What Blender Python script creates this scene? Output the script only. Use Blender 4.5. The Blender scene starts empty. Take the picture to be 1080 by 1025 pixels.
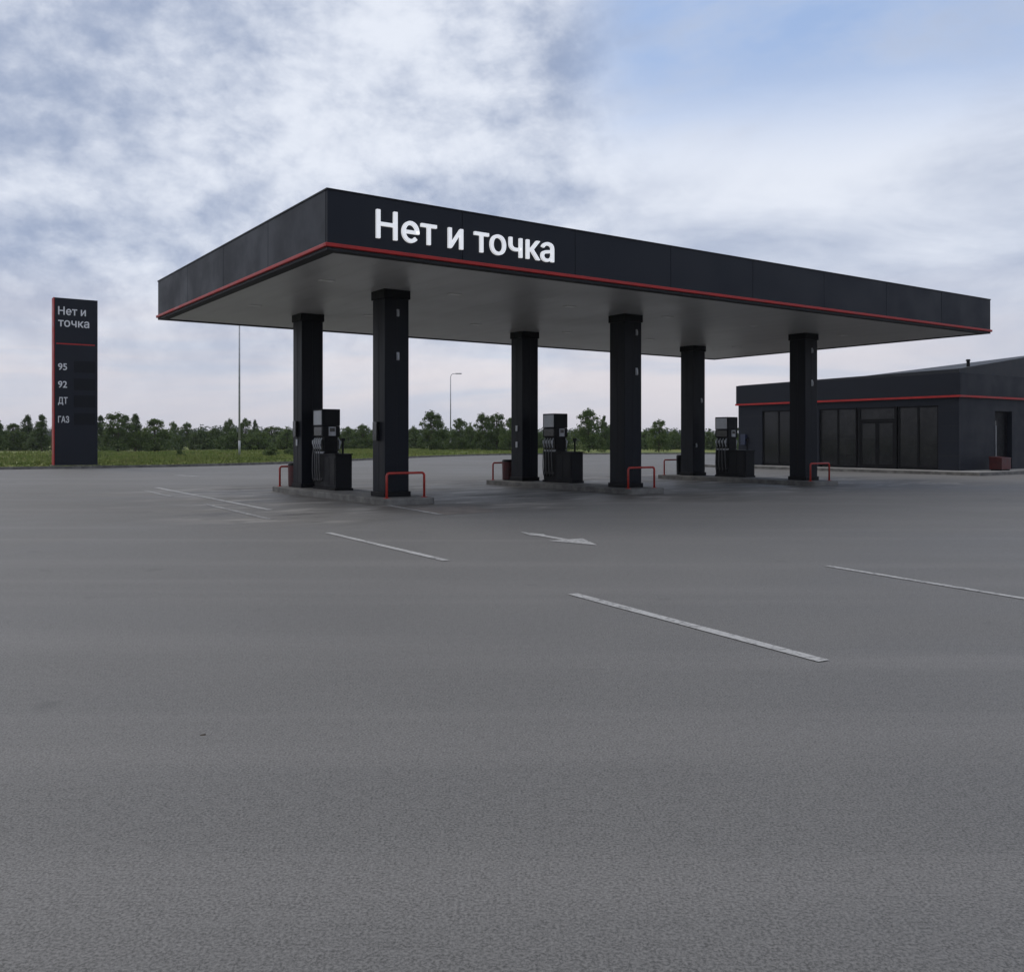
import bpy, bmesh, math, random
from mathutils import Vector, Matrix, noise

# ------------------------------------------------------------------ camera, world, sun, exposure
S = bpy.context.scene
COL = S.collection
R = math.radians
F = 968.0            # focal length in photograph pixels
CX, HY = 535.0, 464.0
EYE = 1.45
cam_d = bpy.data.cameras.new("camera")
cam = bpy.data.objects.new("camera", cam_d)
COL.objects.link(cam)
cam.location = (0, 0, EYE)
cam.rotation_euler = (R(90), 0, 0)
cam_d.sensor_width = 36
cam_d.lens = F / 1080 * 36
cam_d.shift_x = (540 - CX) / 1080
cam_d.shift_y = (HY - 512.5) / 1080
cam_d.clip_start = 0.1
cam_d.clip_end = 20000
S.camera = cam

SUN_EL, SUN_AZ = 42, -58          # sun behind the cloud, to the left and behind the canopy
w = bpy.data.worlds.new("World")
S.world = w
w.use_nodes = True
nt = w.node_tree
nt.nodes.clear()


class NB:
    """small helper that adds nodes and links"""
    def __init__(s, nt): s.nt = nt
    def n(s, t, **k):
        x = s.nt.nodes.new(t)
        for a, b in k.items():
            if a.startswith('i_'):
                x.inputs[a[2:].replace('_', ' ')].default_value = b
            else:
                setattr(x, a, b)
        return x
    def l(s, a, b): s.nt.links.new(a, b)
    def math(s, op, a, b=None, c=None, clamp=False):
        x = s.nt.nodes.new('ShaderNodeMath'); x.operation = op; x.use_clamp = clamp
        for i, v in enumerate((a, b, c)):
            if v is None: continue
            if isinstance(v, (int, float)): x.inputs[i].default_value = v
            else: s.l(v, x.inputs[i])
        return x.outputs[0]
    def mix(s, f, a, b, bt='MIX'):
        x = s.nt.nodes.new('ShaderNodeMix'); x.data_type = 'RGBA'; x.blend_type = bt
        for i, v in ((0, f), (6, a), (7, b)):
            if isinstance(v, (int, float)): x.inputs[i].default_value = v
            elif isinstance(v, (tuple, list)): x.inputs[i].default_value = (*v, 1) if len(v) == 3 else v
            else: s.l(v, x.inputs[i])
        return x.outputs[2]
    def noise(s, vec, scale, detail=4, rough=.5, dist=0, w=None):
        x = s.nt.nodes.new('ShaderNodeTexNoise')
        if w is not None:
            x.noise_dimensions = '4D'; x.inputs['W'].default_value = w
        x.inputs['Scale'].default_value = scale; x.inputs['Detail'].default_value = detail
        x.inputs['Roughness'].default_value = rough; x.inputs['Distortion'].default_value = dist
        if vec is not None: s.l(vec, x.inputs['Vector'])
        return x.outputs['Fac']
    def ramp(s, f, a, b, lo=0.0, hi=1.0, smooth=True):
        x = s.nt.nodes.new('ShaderNodeMapRange'); x.interpolation_type = 'SMOOTHSTEP' if smooth else 'LINEAR'
        x.inputs[1].default_value = a; x.inputs[2].default_value = b
        x.inputs[3].default_value = lo; x.inputs[4].default_value = hi
        s.l(f, x.inputs[0]); return x.outputs[0]


nb = NB(nt)
sky = nb.n('ShaderNodeTexSky', sky_type='NISHITA')
sky.sun_disc = False
sky.sun_elevation = R(SUN_EL)
sky.sun_rotation = R(SUN_AZ)
sky.altitude = 100; sky.air_density = 1.0; sky.dust_density = 1.2; sky.ozone_density = 1.0
tc = nb.n('ShaderNodeTexCoord')
sep = nb.n('ShaderNodeSeparateXYZ'); nb.l(tc.outputs['Generated'], sep.inputs[0])
dx, dy, dz = sep.outputs
zc = nb.math('MAXIMUM', dz, 0.0)
den = nb.math('ADD', zc, 0.09)
px = nb.math('DIVIDE', dx, den); py = nb.math('DIVIDE', dy, den)
comb = nb.n('ShaderNodeCombineXYZ'); nb.l(px, comb.inputs[0]); nb.l(py, comb.inputs[1])
P = comb.outputs[0]
el = dz
az = nb.math('ARCTAN2', dx, dy)


def blob(u, v, ru, rv):
    """soft patch of sky round the direction of (u, v), radii likewise"""
    k = math.hypot(F, u - CX)
    a0 = math.atan((u - CX) / F); e0 = (HY - v) / math.hypot(k, HY - v)
    qa = nb.math('DIVIDE', nb.math('SUBTRACT', az, a0), ru / k * F / k * 1.0)
    qe = nb.math('DIVIDE', nb.math('SUBTRACT', el, e0), rv / k)
    r2 = nb.math('ADD', nb.math('MULTIPLY', qa, qa), nb.math('MULTIPLY', qe, qe))
    return nb.math('EXPONENT', nb.math('MULTIPLY', r2, -1.0))


def total(lst):
    t = None
    for (amp, *k) in lst:
        x = nb.math('MULTIPLY', blob(*k), amp)
        t = x if t is None else nb.math('ADD', t, x)
    return t


mp = nb.n('ShaderNodeMapping'); mp.inputs['Scale'].default_value = (1.0, 1.0, 1.45); mp.inputs['Rotation'].default_value = (0, R(14), 0)
nb.l(tc.outputs['Generated'], mp.inputs[0]); PS = mp.outputs[0]
wrp = nb.n('ShaderNodeTexNoise'); wrp.inputs['Scale'].default_value = 5; wrp.inputs['Detail'].default_value = 4; nb.l(PS, wrp.inputs['Vector'])
wv = nb.n('ShaderNodeVectorMath', operation='SCALE'); nb.l(wrp.outputs['Color'], wv.inputs[0]); wv.inputs['Scale'].default_value = .045
wa = nb.n('ShaderNodeVectorMath', operation='ADD'); nb.l(PS, wa.inputs[0]); nb.l(wv.outputs[0], wa.inputs[1]); PW_ = wa.outputs[0]
big = nb.noise(PW_, 3.2, 3, .5, 0.0, w=3.1)
mid = nb.noise(PW_, 7.5, 5, .5, 0.0, w=1.7)
mott = nb.noise(PW_, 30, 5, .62, 0.0, w=0.4)
mpv = nb.n('ShaderNodeMapping'); mpv.inputs['Scale'].default_value = (1.0, 1.0, 3.6); mpv.inputs['Rotation'].default_value = (0, R(-8), 0)
nb.l(tc.outputs['Generated'], mpv.inputs[0])
veil = nb.noise(mpv.outputs[0], 3.6, 7, .58, 0.5, w=7.7)
bias = total([(.17, 60, 100, 180, 75), (.18, 110, 260, 240, 50), (.12, 590, 75, 65, 60), (.16, 570, 205, 190, 20), (.06, 500, 110, 50, 60), (.12, 300, 215, 90, 25),
              (-.12, 230, 160, 90, 45), (-.13, 380, 70, 120, 70), (-.10, 420, 160, 90, 40), (-.20, 880, 180, 300, 55), (-.12, 640, 160, 110, 40), (-.10, 60, 205, 80, 16), (.10, 860, 250, 200, 18)])
clear = nb.math('MULTIPLY', nb.ramp(az, .04, .16), nb.ramp(el, .25, .40))
soft = nb.ramp(az, .02, .22)                     # to the right the cloud is a smooth veil, to the left a mottled fleece
def contrast(lst):
    t = None
    for f_, k_ in lst:
        x = nb.math('MULTIPLY', nb.math('SUBTRACT', f_, .5), k_)
        t = x if t is None else nb.math('ADD', t, x)
    return nb.math('ADD', t, .5)


mid2 = nb.noise(PW_, 17, 6, .56, 0.0, w=5.9)
raw_l = contrast([(big, .40), (mid, .80), (mid2, .75), (mott, .55)])
raw_r = contrast([(big, .45), (mid, .25), (veil, .9), (mott, .12)])
raw = nb.math('ADD', nb.math('MULTIPLY', raw_l, nb.math('SUBTRACT', 1.0, soft)), nb.math('MULTIPLY', raw_r, soft))
shade = nb.ramp(nb.math('ADD', raw, bias), .20, .86)
GREY = (3.3, 4.0, 5.6)
WHITE = (8.0, 8.45, 9.4)
cl = nb.mix(shade, WHITE, GREY)
blue = nb.mix(1.0, sky.outputs[0], (1.0, 1.05, 1.15), 'MULTIPLY')
blue = nb.mix(0.7, blue, (4.3, 5.8, 8.8))
thin = nb.ramp(nb.math('ADD', veil, nb.math('MULTIPLY', mott, .15)), .42, .78)
cover = nb.math('SUBTRACT', 1.0, nb.math('MULTIPLY', clear, nb.math('SUBTRACT', 1.0, nb.math('MULTIPLY', thin, .8))))
body = nb.mix(cover, blue, cl)
# the low sky: long soft bands, paler and a little pink
mp2 = nb.n('ShaderNodeMapping'); mp2.inputs['Scale'].default_value = (2.2, 2.2, 15); nb.l(tc.outputs['Generated'], mp2.inputs[0])
band = nb.noise(mp2.outputs[0], 1.0, 5, .55, 0.5, w=2.2)
lowc = nb.mix(nb.ramp(band, .38, .62), (5.7, 6.1, 7.1), (7.7, 7.2, 7.4))
lowmix = nb.ramp(el, 0.04, 0.19, 1.0, 0.0)
body = nb.mix(nb.math('MULTIPLY', lowmix, .85), body, lowc)
# the cloud thins overhead and lets more light through
body = nb.mix(nb.ramp(el, .55, .95), body, (9.5, 9.2, 9.0))
hor = nb.ramp(el, 0.0, 0.07, 1.0, 0.0)
body = nb.mix(nb.math('MULTIPLY', hor, .6), body, (5.7, 5.8, 6.6))
# below the horizon (never seen, the ground reaches it)
body = nb.mix(nb.ramp(el, -0.05, -0.005), (1.2, 1.2, 1.2), body)
bg = nb.n('ShaderNodeBackground'); bg.inputs['Strength'].default_value = 0.1
nb.l(body, bg.inputs[0])
wo = nb.n('ShaderNodeOutputWorld'); nb.l(bg.outputs[0], wo.inputs[0])

sd = bpy.data.lights.new("sun", 'SUN')
sd.energy = 0.9
sd.angle = R(25)
sd.color = (1.0, .96, .91)
so = bpy.data.objects.new("sun", sd)
COL.objects.link(so)
sv = Vector((math.sin(R(SUN_AZ)) * math.cos(R(SUN_EL)), math.cos(R(SUN_AZ)) * math.cos(R(SUN_EL)), math.sin(R(SUN_EL))))
so.rotation_euler = (-sv).to_track_quat('-Z', 'Y').to_euler()
so.location = (-20, 20, 40)

S.view_settings.view_transform = 'Standard'
S.view_settings.look = 'None'
S.view_settings.exposure = 0.0
S.view_settings.gamma = 1.0
S.view_settings.use_curve_mapping = False

# ------------------------------------------------------------------ helpers
TH = math.atan2(.57, .82)
AX = Vector((math.cos(TH), math.sin(TH), 0))      # long axis of the canopy, runs away to the right
CXS = Vector((-math.sin(TH), math.cos(TH), 0))    # short axis, runs away to the left


def ground(u, v, z=0.0):
    Y = F * (EYE - z) / (v - HY)
    return Vector(((u - CX) / F * Y, Y, z))


def along(u, P0, d):
    """distance t along P0 + t*d that is seen at column u"""
    k = (u - CX) / F
    return (k * P0.y - P0.x) / (d.x - k * d.y)


class MB:
    def __init__(s): s.bm = bmesh.new()
    def box(s, x0, y0, z0, x1, y1, z1):
        vs = [s.bm.verts.new(p) for p in ((x0, y0, z0), (x1, y0, z0), (x1, y1, z0), (x0, y1, z0), (x0, y0, z1), (x1, y0, z1), (x1, y1, z1), (x0, y1, z1))]
        for f in ((0, 3, 2, 1), (4, 5, 6, 7), (0, 1, 5, 4), (1, 2, 6, 5), (2, 3, 7, 6), (3, 0, 4, 7)):
            s.bm.faces.new([vs[i] for i in f])
        return s
    def poly(s, pts):
        s.bm.faces.new([s.bm.verts.new(p) for p in pts]); return s
    def prism(s, pts, z0, z1):
        """vertical prism over a polygon (counter-clockwise)"""
        a = [s.bm.verts.new((p[0], p[1], z0)) for p in pts]; b = [s.bm.verts.new((p[0], p[1], z1)) for p in pts]
        n = len(pts)
        s.bm.faces.new(a[::-1]); s.bm.faces.new(b)
        for i in range(n):
            s.bm.faces.new((a[i], a[(i + 1) % n], b[(i + 1) % n], b[i]))
        return s
    def hull8(s, a, b):
        """solid between two quads a and b (same winding)"""
        va = [s.bm.verts.new(p) for p in a]; vb = [s.bm.verts.new(p) for p in b]
        s.bm.faces.new(va[::-1]); s.bm.faces.new(vb)
        for i in range(4): s.bm.faces.new((va[i], va[(i + 1) % 4], vb[(i + 1) % 4], vb[i]))
        return s
    def tube(s, pts, r, seg=10, r1=None, cap=True):
        pts = [Vector(p) for p in pts]; rings = []
        n = len(pts)
        up0 = None
        for i, p in enumerate(pts):
            d = (pts[min(i + 1, n - 1)] - pts[max(i - 1, 0)]).normalized()
            if up0 is None:
                up0 = Vector((0, 0, 1)) if abs(d.z) < .9 else Vector((1, 0, 0))
            x = d.cross(up0)
            if x.length < 1e-4: x = d.cross(Vector((0, 1, 0)))
            x.normalize(); y = x.cross(d).normalized(); up0 = y
            rr = r if r1 is None else r + (r1 - r) * i / max(1, n - 1)
            rings.append([s.bm.verts.new(p + (x * math.cos(t) + y * math.sin(t)) * rr) for t in [2 * math.pi * k / seg for k in range(seg)]])
        for a, b in zip(rings, rings[1:]):
            for k in range(seg):
                s.bm.faces.new((a[k], a[(k + 1) % seg], b[(k + 1) % seg], b[k]))
        if cap:
            s.bm.faces.new(rings[0][::-1]); s.bm.faces.new(rings[-1])
        return s
    def build(s, name, mat, parent=None, bevel=0, smooth=False, loc=None, rot=0, scale=1):
        bmesh.ops.recalc_face_normals(s.bm, faces=s.bm.faces)
        me = bpy.data.meshes.new(name)
        s.bm.to_mesh(me); s.bm.free()
        me.materials.append(mat)
        if smooth:
            for p in me.polygons: p.use_smooth = True
        o = bpy.data.objects.new(name, me); COL.objects.link(o)
        if parent: o.parent = parent
        if loc is not None: o.location = loc
        if rot: o.rotation_euler.z = rot
        if scale != 1: o.scale = (scale,) * 3
        if bevel:
            m = o.modifiers.new('bevel', 'BEVEL'); m.width = bevel; m.segments = 2; m.limit_method = 'ANGLE'; m.angle_limit = R(40)
        return o


def tag(o, label=None, cat=None, group=None, kind=None):
    if label: o['label'] = label
    if cat: o['category'] = cat
    if group: o['group'] = group
    if kind: o['kind'] = kind
    return o


def empty(name, loc=(0, 0, 0), rz=0):
    o = bpy.data.objects.new(name, None); COL.objects.link(o)
    o.empty_display_size = .3
    o.location = loc; o.rotation_euler.z = rz
    return o


def kids(o): return [c for c in bpy.data.objects if c.parent == o]


def copy_tree(o, parent=None):
    c = o.copy(); COL.objects.link(c)
    if parent: c.parent = parent
    for ch in kids(o): copy_tree(ch, c)
    return c


def swap_letter(m0):
    """the second letter of the word is redrawn as a clean 'e' in the place the outline 'o' takes"""
    n = len(m0.vertices); par = list(range(n))
    def find(i):
        while par[i] != i: par[i] = par[par[i]]; i = par[i]
        return i
    key = {}
    for i, v in enumerate(m0.vertices):      # join the doubled vertices of front, side and back
        k = (round(v.co.x, 4), round(v.co.y, 4))
        if k in key: par[find(i)] = find(key[k])
        else: key[k] = i
    for p in m0.polygons:
        a = find(p.vertices[0])
        for k in p.vertices[1:]: par[find(k)] = a
    comp = {}
    for i in range(n): comp.setdefault(find(i), []).append(i)
    cs = sorted(comp.values(), key=lambda c: min(m0.vertices[i].co.x for i in c))
    c = set(cs[1]); X = [m0.vertices[i].co.x for i in c]; Y = [m0.vertices[i].co.y for i in c]; zb = max(v.co.z for v in m0.vertices)
    V = [tuple(v.co) for v in m0.vertices]; Fc = [tuple(p.vertices) for p in m0.polygons if p.vertices[0] not in c]
    cx_, cy_ = (min(X) + max(X)) / 2, (min(Y) + max(Y)) / 2; rx, ry = (max(X) - min(X)) / 2 * .97, (max(Y) - min(Y)) / 2
    st = .088
    def slab(loop_quads):
        for q in loop_quads:
            b0 = len(V)
            for z in (zb, -zb):
                for (x, y) in q: V.append((x, y, z))
            Fc.append((b0, b0 + 1, b0 + 2, b0 + 3)); Fc.append((b0 + 7, b0 + 6, b0 + 5, b0 + 4))
            for k in range(4): Fc.append((b0 + (k + 1) % 4, b0 + k, b0 + 4 + k, b0 + 4 + (k + 1) % 4))
    N = 40; a0, a1 = -6, 318; qs = []
    P = [(math.cos(R(a0 + (a1 - a0) * i / N)), math.sin(R(a0 + (a1 - a0) * i / N))) for i in range(N + 1)]
    for i in range(N):
        (c0, s0), (c1, s1) = P[i], P[i + 1]
        qs.append(((cx_ + c0 * (rx - st), cy_ + s0 * (ry - st)), (cx_ + c0 * rx, cy_ + s0 * ry), (cx_ + c1 * rx, cy_ + s1 * ry), (cx_ + c1 * (rx - st), cy_ + s1 * (ry - st))))
    qs.append(((cx_ - rx + st * .9, cy_ - st * .42), (cx_ + rx - .001, cy_ - st * .42), (cx_ + rx - .001, cy_ + st * .42), (cx_ - rx + st * .9, cy_ + st * .42)))
    slab(qs)
    me = bpy.data.meshes.new('tmp'); me.from_pydata(V, [], Fc); me.update(); bpy.data.meshes.remove(m0)
    used = set(i for p in me.polygons for i in p.vertices)
    bm = bmesh.new(); bm.from_mesh(me); bmesh.ops.delete(bm, geom=[v for v in bm.verts if not v.link_faces], context='VERTS'); bm.to_mesh(me); bm.free()
    return me


def text_mesh(name, txt, cap, mat, parent, x, y, z, width=None, depth=.05, bold=.0):
    """letters standing in the local x-z plane, facing -y, baseline at z, left edge at x"""
    cu = bpy.data.curves.new(name, 'FONT')
    swap_e = 'е' in txt
    cu.body = txt.replace('е', 'о', 1); cu.size = 1; cu.resolution_u = 6
    cu.extrude = .05
    to = bpy.data.objects.new(name + '_tmp', cu); COL.objects.link(to)
    dg = bpy.context.evaluated_depsgraph_get()
    m0 = bpy.data.meshes.new_from_object(to.evaluated_get(dg))
    bpy.data.objects.remove(to); bpy.data.curves.remove(cu)
    if swap_e: m0 = swap_letter(m0)
    xs = [v.co.x for v in m0.vertices]; x0 = min(xs); ymax = max(v.co.y for v in m0.vertices)
    sc = cap / (ymax + 2 * bold); sx = width / (max(xs) - x0 + 2 * bold) if width else sc
    V, Fc = [], []
    # the strokes are fattened by laying the letters over themselves a hair apart
    for i, (ox, oy) in enumerate(((0, 0), (bold, 0), (-bold, 0), (0, bold), (0, -bold), (bold * .7, bold * .7), (-bold * .7, bold * .7), (bold * .7, -bold * .7), (-bold * .7, -bold * .7))):
        b0 = len(V); dep = depth + i * .0006
        for v in m0.vertices:
            V.append(((v.co.x - x0 + ox + bold) * sx, -dep if v.co.z > 0 else 0, (v.co.y + oy + bold) * sc))
        Fc += [[b0 + k for k in p.vertices][::-1] for p in m0.polygons]
    bpy.data.meshes.remove(m0)
    me = bpy.data.meshes.new(name); me.from_pydata(V, [], Fc); me.update(); me.materials.append(mat)
    o = bpy.data.objects.new(name, me); COL.objects.link(o); o.parent = parent
    o.location = (x, y, z)
    return o


# ------------------------------------------------------------------ materials
def mat(name, col, rough=.6, metal=0., spec=.5, vary=.0, vscale=3., bump=0., bscale=40., col2=None, coat=0., streak=False):
    m = bpy.data.materials.new(name); m.use_nodes = True
    b = NB(m.node_tree)
    bs = m.node_tree.nodes['Principled BSDF']
    bs.inputs['Roughness'].default_value = rough; bs.inputs['Metallic'].default_value = metal
    bs.inputs['Specular IOR Level'].default_value = spec
    bs.inputs['Coat Weight'].default_value = coat
    bs.inputs['Base Color'].default_value = (*col, 1)
    t = b.n('ShaderNodeTexCoord')
    v = t.outputs['Object']
    if vary or col2:
        mpn = b.n('ShaderNodeMapping'); b.l(v, mpn.inputs[0])
        if streak: mpn.inputs['Scale'].default_value = (1, 1, .12)
        f = b.noise(mpn.outputs[0], vscale, 6, .6)
        c2 = col2 or tuple(c * (1 + vary) for c in col)
        c1 = col if col2 else tuple(c * (1 - vary) for c in col)
        b.l(b.mix(b.ramp(f, .35, .65), c1, c2), bs.inputs['Base Color'])
        b.l(b.ramp(f, .3, .7, max(0, rough - .08), min(1, rough + .1)), bs.inputs['Roughness'])
    if bump:
        f2 = b.noise(v, bscale, 3, .6)
        bp = b.n('ShaderNodeBump'); bp.inputs['Strength'].default_value = bump; bp.inputs['Distance'].default_value = .01
        b.l(f2, bp.inputs['Height']); b.l(bp.outputs[0], bs.inputs['Normal'])
    return m


M = {}
M['panel'] = mat('anthracite_panel', (.0115, .0138, .0205),   .5, .0, .18, vary=.05, vscale=.8)
M['panel_dark'] = mat('anthracite_joint', (.008, .008, .010), .7)
M['column'] = mat('anthracite_cladding', (.0060, .0075, .0115), .45, .0, .16, vary=.15, vscale=1.2, streak=True)
M['black'] = mat('black_plastic', (.004, .004, .005), .5, .0, .15, vary=.1)
M['blackgloss'] = mat('black_glossy', (.006, .006, .007), .12)
M['display'] = mat('display_black', (.006, .007, .010), .45, .0, .15)
M['red'] = mat('red_paint', (.34, .018, .016), .45, vary=.15, vscale=2, spec=.3)
M['redrail'] = mat('red_rail_paint', (.36, .028, .018), .45, vary=.2, vscale=5)
M['reddark'] = mat('red_bin_paint', (.065, .008, .008), .5, vary=.25, vscale=4)
M['white'] = mat('white_letter', (.82, .82, .84), .45)
def lit(m, e):
    m.node_tree.nodes['Principled BSDF'].inputs['Emission Color'].default_value = (.95, .97, 1, 1)
    m.node_tree.nodes['Principled BSDF'].inputs['Emission Strength'].default_value = e


lit(M['white'], .42)
M['white2'] = mat('white_print', (.50, .51, .54), .6)
lit(M['white2'], .06)
M['pale'] = mat('pale_grey_metal', (.36, .37, .39), .35, .3, vary=.1)
M['lamp_glass'] = mat('lamp_glass', (.75, .75, .74), .3)
M['steel'] = mat('galvanised_steel', (.38, .39, .41), .5, .3, vary=.15, vscale=6)
M['pumpgrey'] = mat('pump_charcoal', (.0055, .006, .008), .5, .0, .16, vary=.12)
M['rubber'] = mat('hose_rubber', (.09, .09, .09), .55)
M['concrete'] = mat('kerb_concrete', (.13, .125, .115), .85, vary=.35, vscale=3, bump=.5, bscale=30)
M['concrete2'] = mat('pavement_concrete', (.26, .255, .245), .85, vary=.15, vscale=1.5, bump=.3, bscale=30)
M['interior'] = mat('shop_interior', (.28, .28, .28), .8, vary=.2)
M['bark'] = mat('bark', (.07, .055, .04), .9, vary=.3, vscale=8)
M['roof'] = mat('roof_sheet', (.022, .024, .029), .55, .0, .25, vary=.2, vscale=2)


def ceiling_mat():
    m = bpy.data.materials.new('ceiling_sheet'); m.use_nodes = True
    b = NB(m.node_tree); bs = m.node_tree.nodes['Principled BSDF']
    t = b.n('ShaderNodeTexCoord'); mpn = b.n('ShaderNodeMapping'); b.l(t.outputs['Object'], mpn.inputs[0])
    mpn.inputs['Scale'].default_value = (2.0, .25, 1)
    f = b.noise(mpn.outputs[0], 1.2, 5, .6)
    g = b.noise(t.outputs['Object'], .5, 3, .5)
    b.l(b.mix(b.ramp(f, .3, .7), (.50, .50, .49), (.55, .55, .54)), bs.inputs['Base Color'])
    bs.inputs['Metallic'].default_value = .15
    b.l(b.ramp(g, .3, .7, .34, .42), bs.inputs['Roughness'])
    return m


M['ceiling'] = ceiling_mat()


def glass_mat():
    m = bpy.data.materials.new('tinted_glass'); m.use_nodes = True
    n = m.node_tree.nodes; n.clear(); b = NB(m.node_tree)
    tr = b.n('ShaderNodeBsdfTransparent'); tr.inputs[0].default_value = (.55, .56, .57, 1)
    gl = b.n('ShaderNodeBsdfGlossy'); gl.inputs['Roughness'].default_value = .10; gl.inputs['Color'].default_value = (.55, .56, .58, 1)
    fr = b.n('ShaderNodeFresnel'); fr.inputs[0].default_value = 1.5
    mx = b.n('ShaderNodeMixShader')
    b.l(fr.outputs[0], mx.inputs[0]); b.l(tr.outputs[0], mx.inputs[1]); b.l(gl.outputs[0], mx.inputs[2])
    df_ = b.n('ShaderNodeBsdfDiffuse'); t = b.n('ShaderNodeTexCoord')
    fd = b.noise(t.outputs['Object'], 1.6, 5, .6)
    b.l(b.mix(b.ramp(fd, .35, .65), (.035, .036, .037), (.075, .076, .076)), df_.inputs[0])
    mx2 = b.n('ShaderNodeMixShader'); mx2.inputs[0].default_value = .22
    b.l(mx.outputs[0], mx2.inputs[1]); b.l(df_.outputs[0], mx2.inputs[2])
    o = b.n('ShaderNodeOutputMaterial'); b.l(mx2.outputs[0], o.inputs[0])
    return m


M['glass'] = glass_mat()


def asphalt_mat():
    m = bpy.data.materials.new('asphalt'); m.use_nodes = True
    b = NB(m.node_tree); bs = m.node_tree.nodes['Principled BSDF']
    t = b.n('ShaderNodeTexCoord'); O = t.outputs['Object']
    large = b.noise(O, .13, 5, .6, .6)
    medium = b.noise(O, .7, 5, .6, .3)
    mpn = b.n('ShaderNodeMapping'); mpn.inputs['Rotation'].default_value = (0, 0, R(-55)); mpn.inputs['Scale'].default_value = (.06, .9, 1); b.l(O, mpn.inputs[0])
    wear = b.noise(mpn.outputs[0], 1.0, 4, .55, .4)
    grain = b.noise(O, 90, 2, .8)
    grain2 = b.noise(O, 18, 3, .7)
    vor = b.n('ShaderNodeTexVoronoi'); vor.inputs['Scale'].default_value = 85; b.l(O, vor.inputs['Vector'])
    c = b.mix(b.ramp(large, .32, .68), (.093, .092, .089), (.128, .126, .121))
    c = b.mix(b.ramp(medium, .35, .7, 0, .5), c, (.086, .085, .083))
    c = b.mix(b.ramp(wear, .45, .7, 0, .45), c, (.195, .187, .180))
    c = b.mix(b.ramp(grain, .30, .70, 0, 1), b.mix(.55, c, (.02, .02, .02)), b.mix(.26, c, (.42, .41, .40)))
    c = b.mix(b.ramp(grain2, .35, .65, 0, .16), c, (.24, .235, .23))
    stone = b.ramp(vor.outputs['Distance'], .0, .35, .28, 0)
    c = b.mix(stone, c, (.24, .235, .23))
    # oil spots
    sp = b.noise(O, 1.7, 2, .4)
    c = b.mix(b.ramp(sp, .70, .78, 0, .35), c, (.045, .045, .045))
    # the working area round the pumps: brown grime, spills, pale streaks; laid out along the canopy's axes
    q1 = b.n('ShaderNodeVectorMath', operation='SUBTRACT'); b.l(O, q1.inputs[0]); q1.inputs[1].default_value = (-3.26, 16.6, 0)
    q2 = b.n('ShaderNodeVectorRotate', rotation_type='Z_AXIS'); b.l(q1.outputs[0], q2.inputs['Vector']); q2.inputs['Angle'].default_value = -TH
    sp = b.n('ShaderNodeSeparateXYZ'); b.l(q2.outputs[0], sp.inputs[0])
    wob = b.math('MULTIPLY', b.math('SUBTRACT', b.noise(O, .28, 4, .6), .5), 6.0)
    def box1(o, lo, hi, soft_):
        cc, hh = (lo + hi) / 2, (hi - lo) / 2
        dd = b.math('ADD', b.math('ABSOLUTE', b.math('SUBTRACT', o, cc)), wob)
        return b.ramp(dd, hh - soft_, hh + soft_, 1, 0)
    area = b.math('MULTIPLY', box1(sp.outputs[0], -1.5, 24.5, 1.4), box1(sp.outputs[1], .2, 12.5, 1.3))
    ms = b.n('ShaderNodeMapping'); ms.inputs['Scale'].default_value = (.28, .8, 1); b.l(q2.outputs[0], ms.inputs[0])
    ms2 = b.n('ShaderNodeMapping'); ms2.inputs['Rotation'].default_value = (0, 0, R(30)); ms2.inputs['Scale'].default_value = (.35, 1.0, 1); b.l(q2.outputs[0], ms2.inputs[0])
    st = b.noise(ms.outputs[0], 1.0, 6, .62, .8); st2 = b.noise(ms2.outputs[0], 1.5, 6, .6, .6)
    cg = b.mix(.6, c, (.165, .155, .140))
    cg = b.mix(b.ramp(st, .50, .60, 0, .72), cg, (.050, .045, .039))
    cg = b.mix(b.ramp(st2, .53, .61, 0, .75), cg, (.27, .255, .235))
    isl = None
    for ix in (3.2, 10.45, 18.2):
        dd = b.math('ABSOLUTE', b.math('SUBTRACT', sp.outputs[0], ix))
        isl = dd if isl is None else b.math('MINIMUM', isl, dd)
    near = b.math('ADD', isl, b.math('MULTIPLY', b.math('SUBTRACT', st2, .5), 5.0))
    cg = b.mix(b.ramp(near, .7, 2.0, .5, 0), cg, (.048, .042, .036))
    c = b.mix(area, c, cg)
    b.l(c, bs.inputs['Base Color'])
    rg = b.ramp(large, .3, .7, .62, .80)
    rg2 = b.ramp(st, .35, .60, .75, .52)
    rm = b.math('ADD', b.math('MULTIPLY', rg, b.math('SUBTRACT', 1.0, area)), b.math('MULTIPLY', rg2, area))
    b.l(rm, bs.inputs['Roughness'])
    bs.inputs['Specular IOR Level'].default_value = .35
    bp = b.n('ShaderNodeBump'); bp.inputs['Strength'].default_value = .5; bp.inputs['Distance'].default_value = .003
    b.l(b.math('ADD', grain, b.math('MULTIPLY', vor.outputs['Distance'], -.8)), bp.inputs['Height']); b.l(bp.outputs[0], bs.inputs['Normal'])
    return m


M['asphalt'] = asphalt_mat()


def paint_mat(name='road_paint', worn=.5):
    m = bpy.data.materials.new(name); m.use_nodes = True
    b = NB(m.node_tree); bs = m.node_tree.nodes['Principled BSDF']
    t = b.n('ShaderNodeTexCoord'); O = t.outputs['Object']
    g = b.noise(O, 22, 5, .7); h = b.noise(O, 2.2, 3, .6)
    f = b.ramp(b.math('ADD', b.math('MULTIPLY', g, .7), b.math('MULTIPLY', h, .3)), worn - .06, worn + .10)
    b.l(b.mix(f, (.40, .40, .395), (.15, .148, .148)), bs.inputs['Base Color'])
    bs.inputs['Roughness'].default_value = .7
    return m


M['paint'] = paint_mat('road_paint', .52)
M['paint_worn'] = paint_mat('road_paint_worn', .46)


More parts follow.
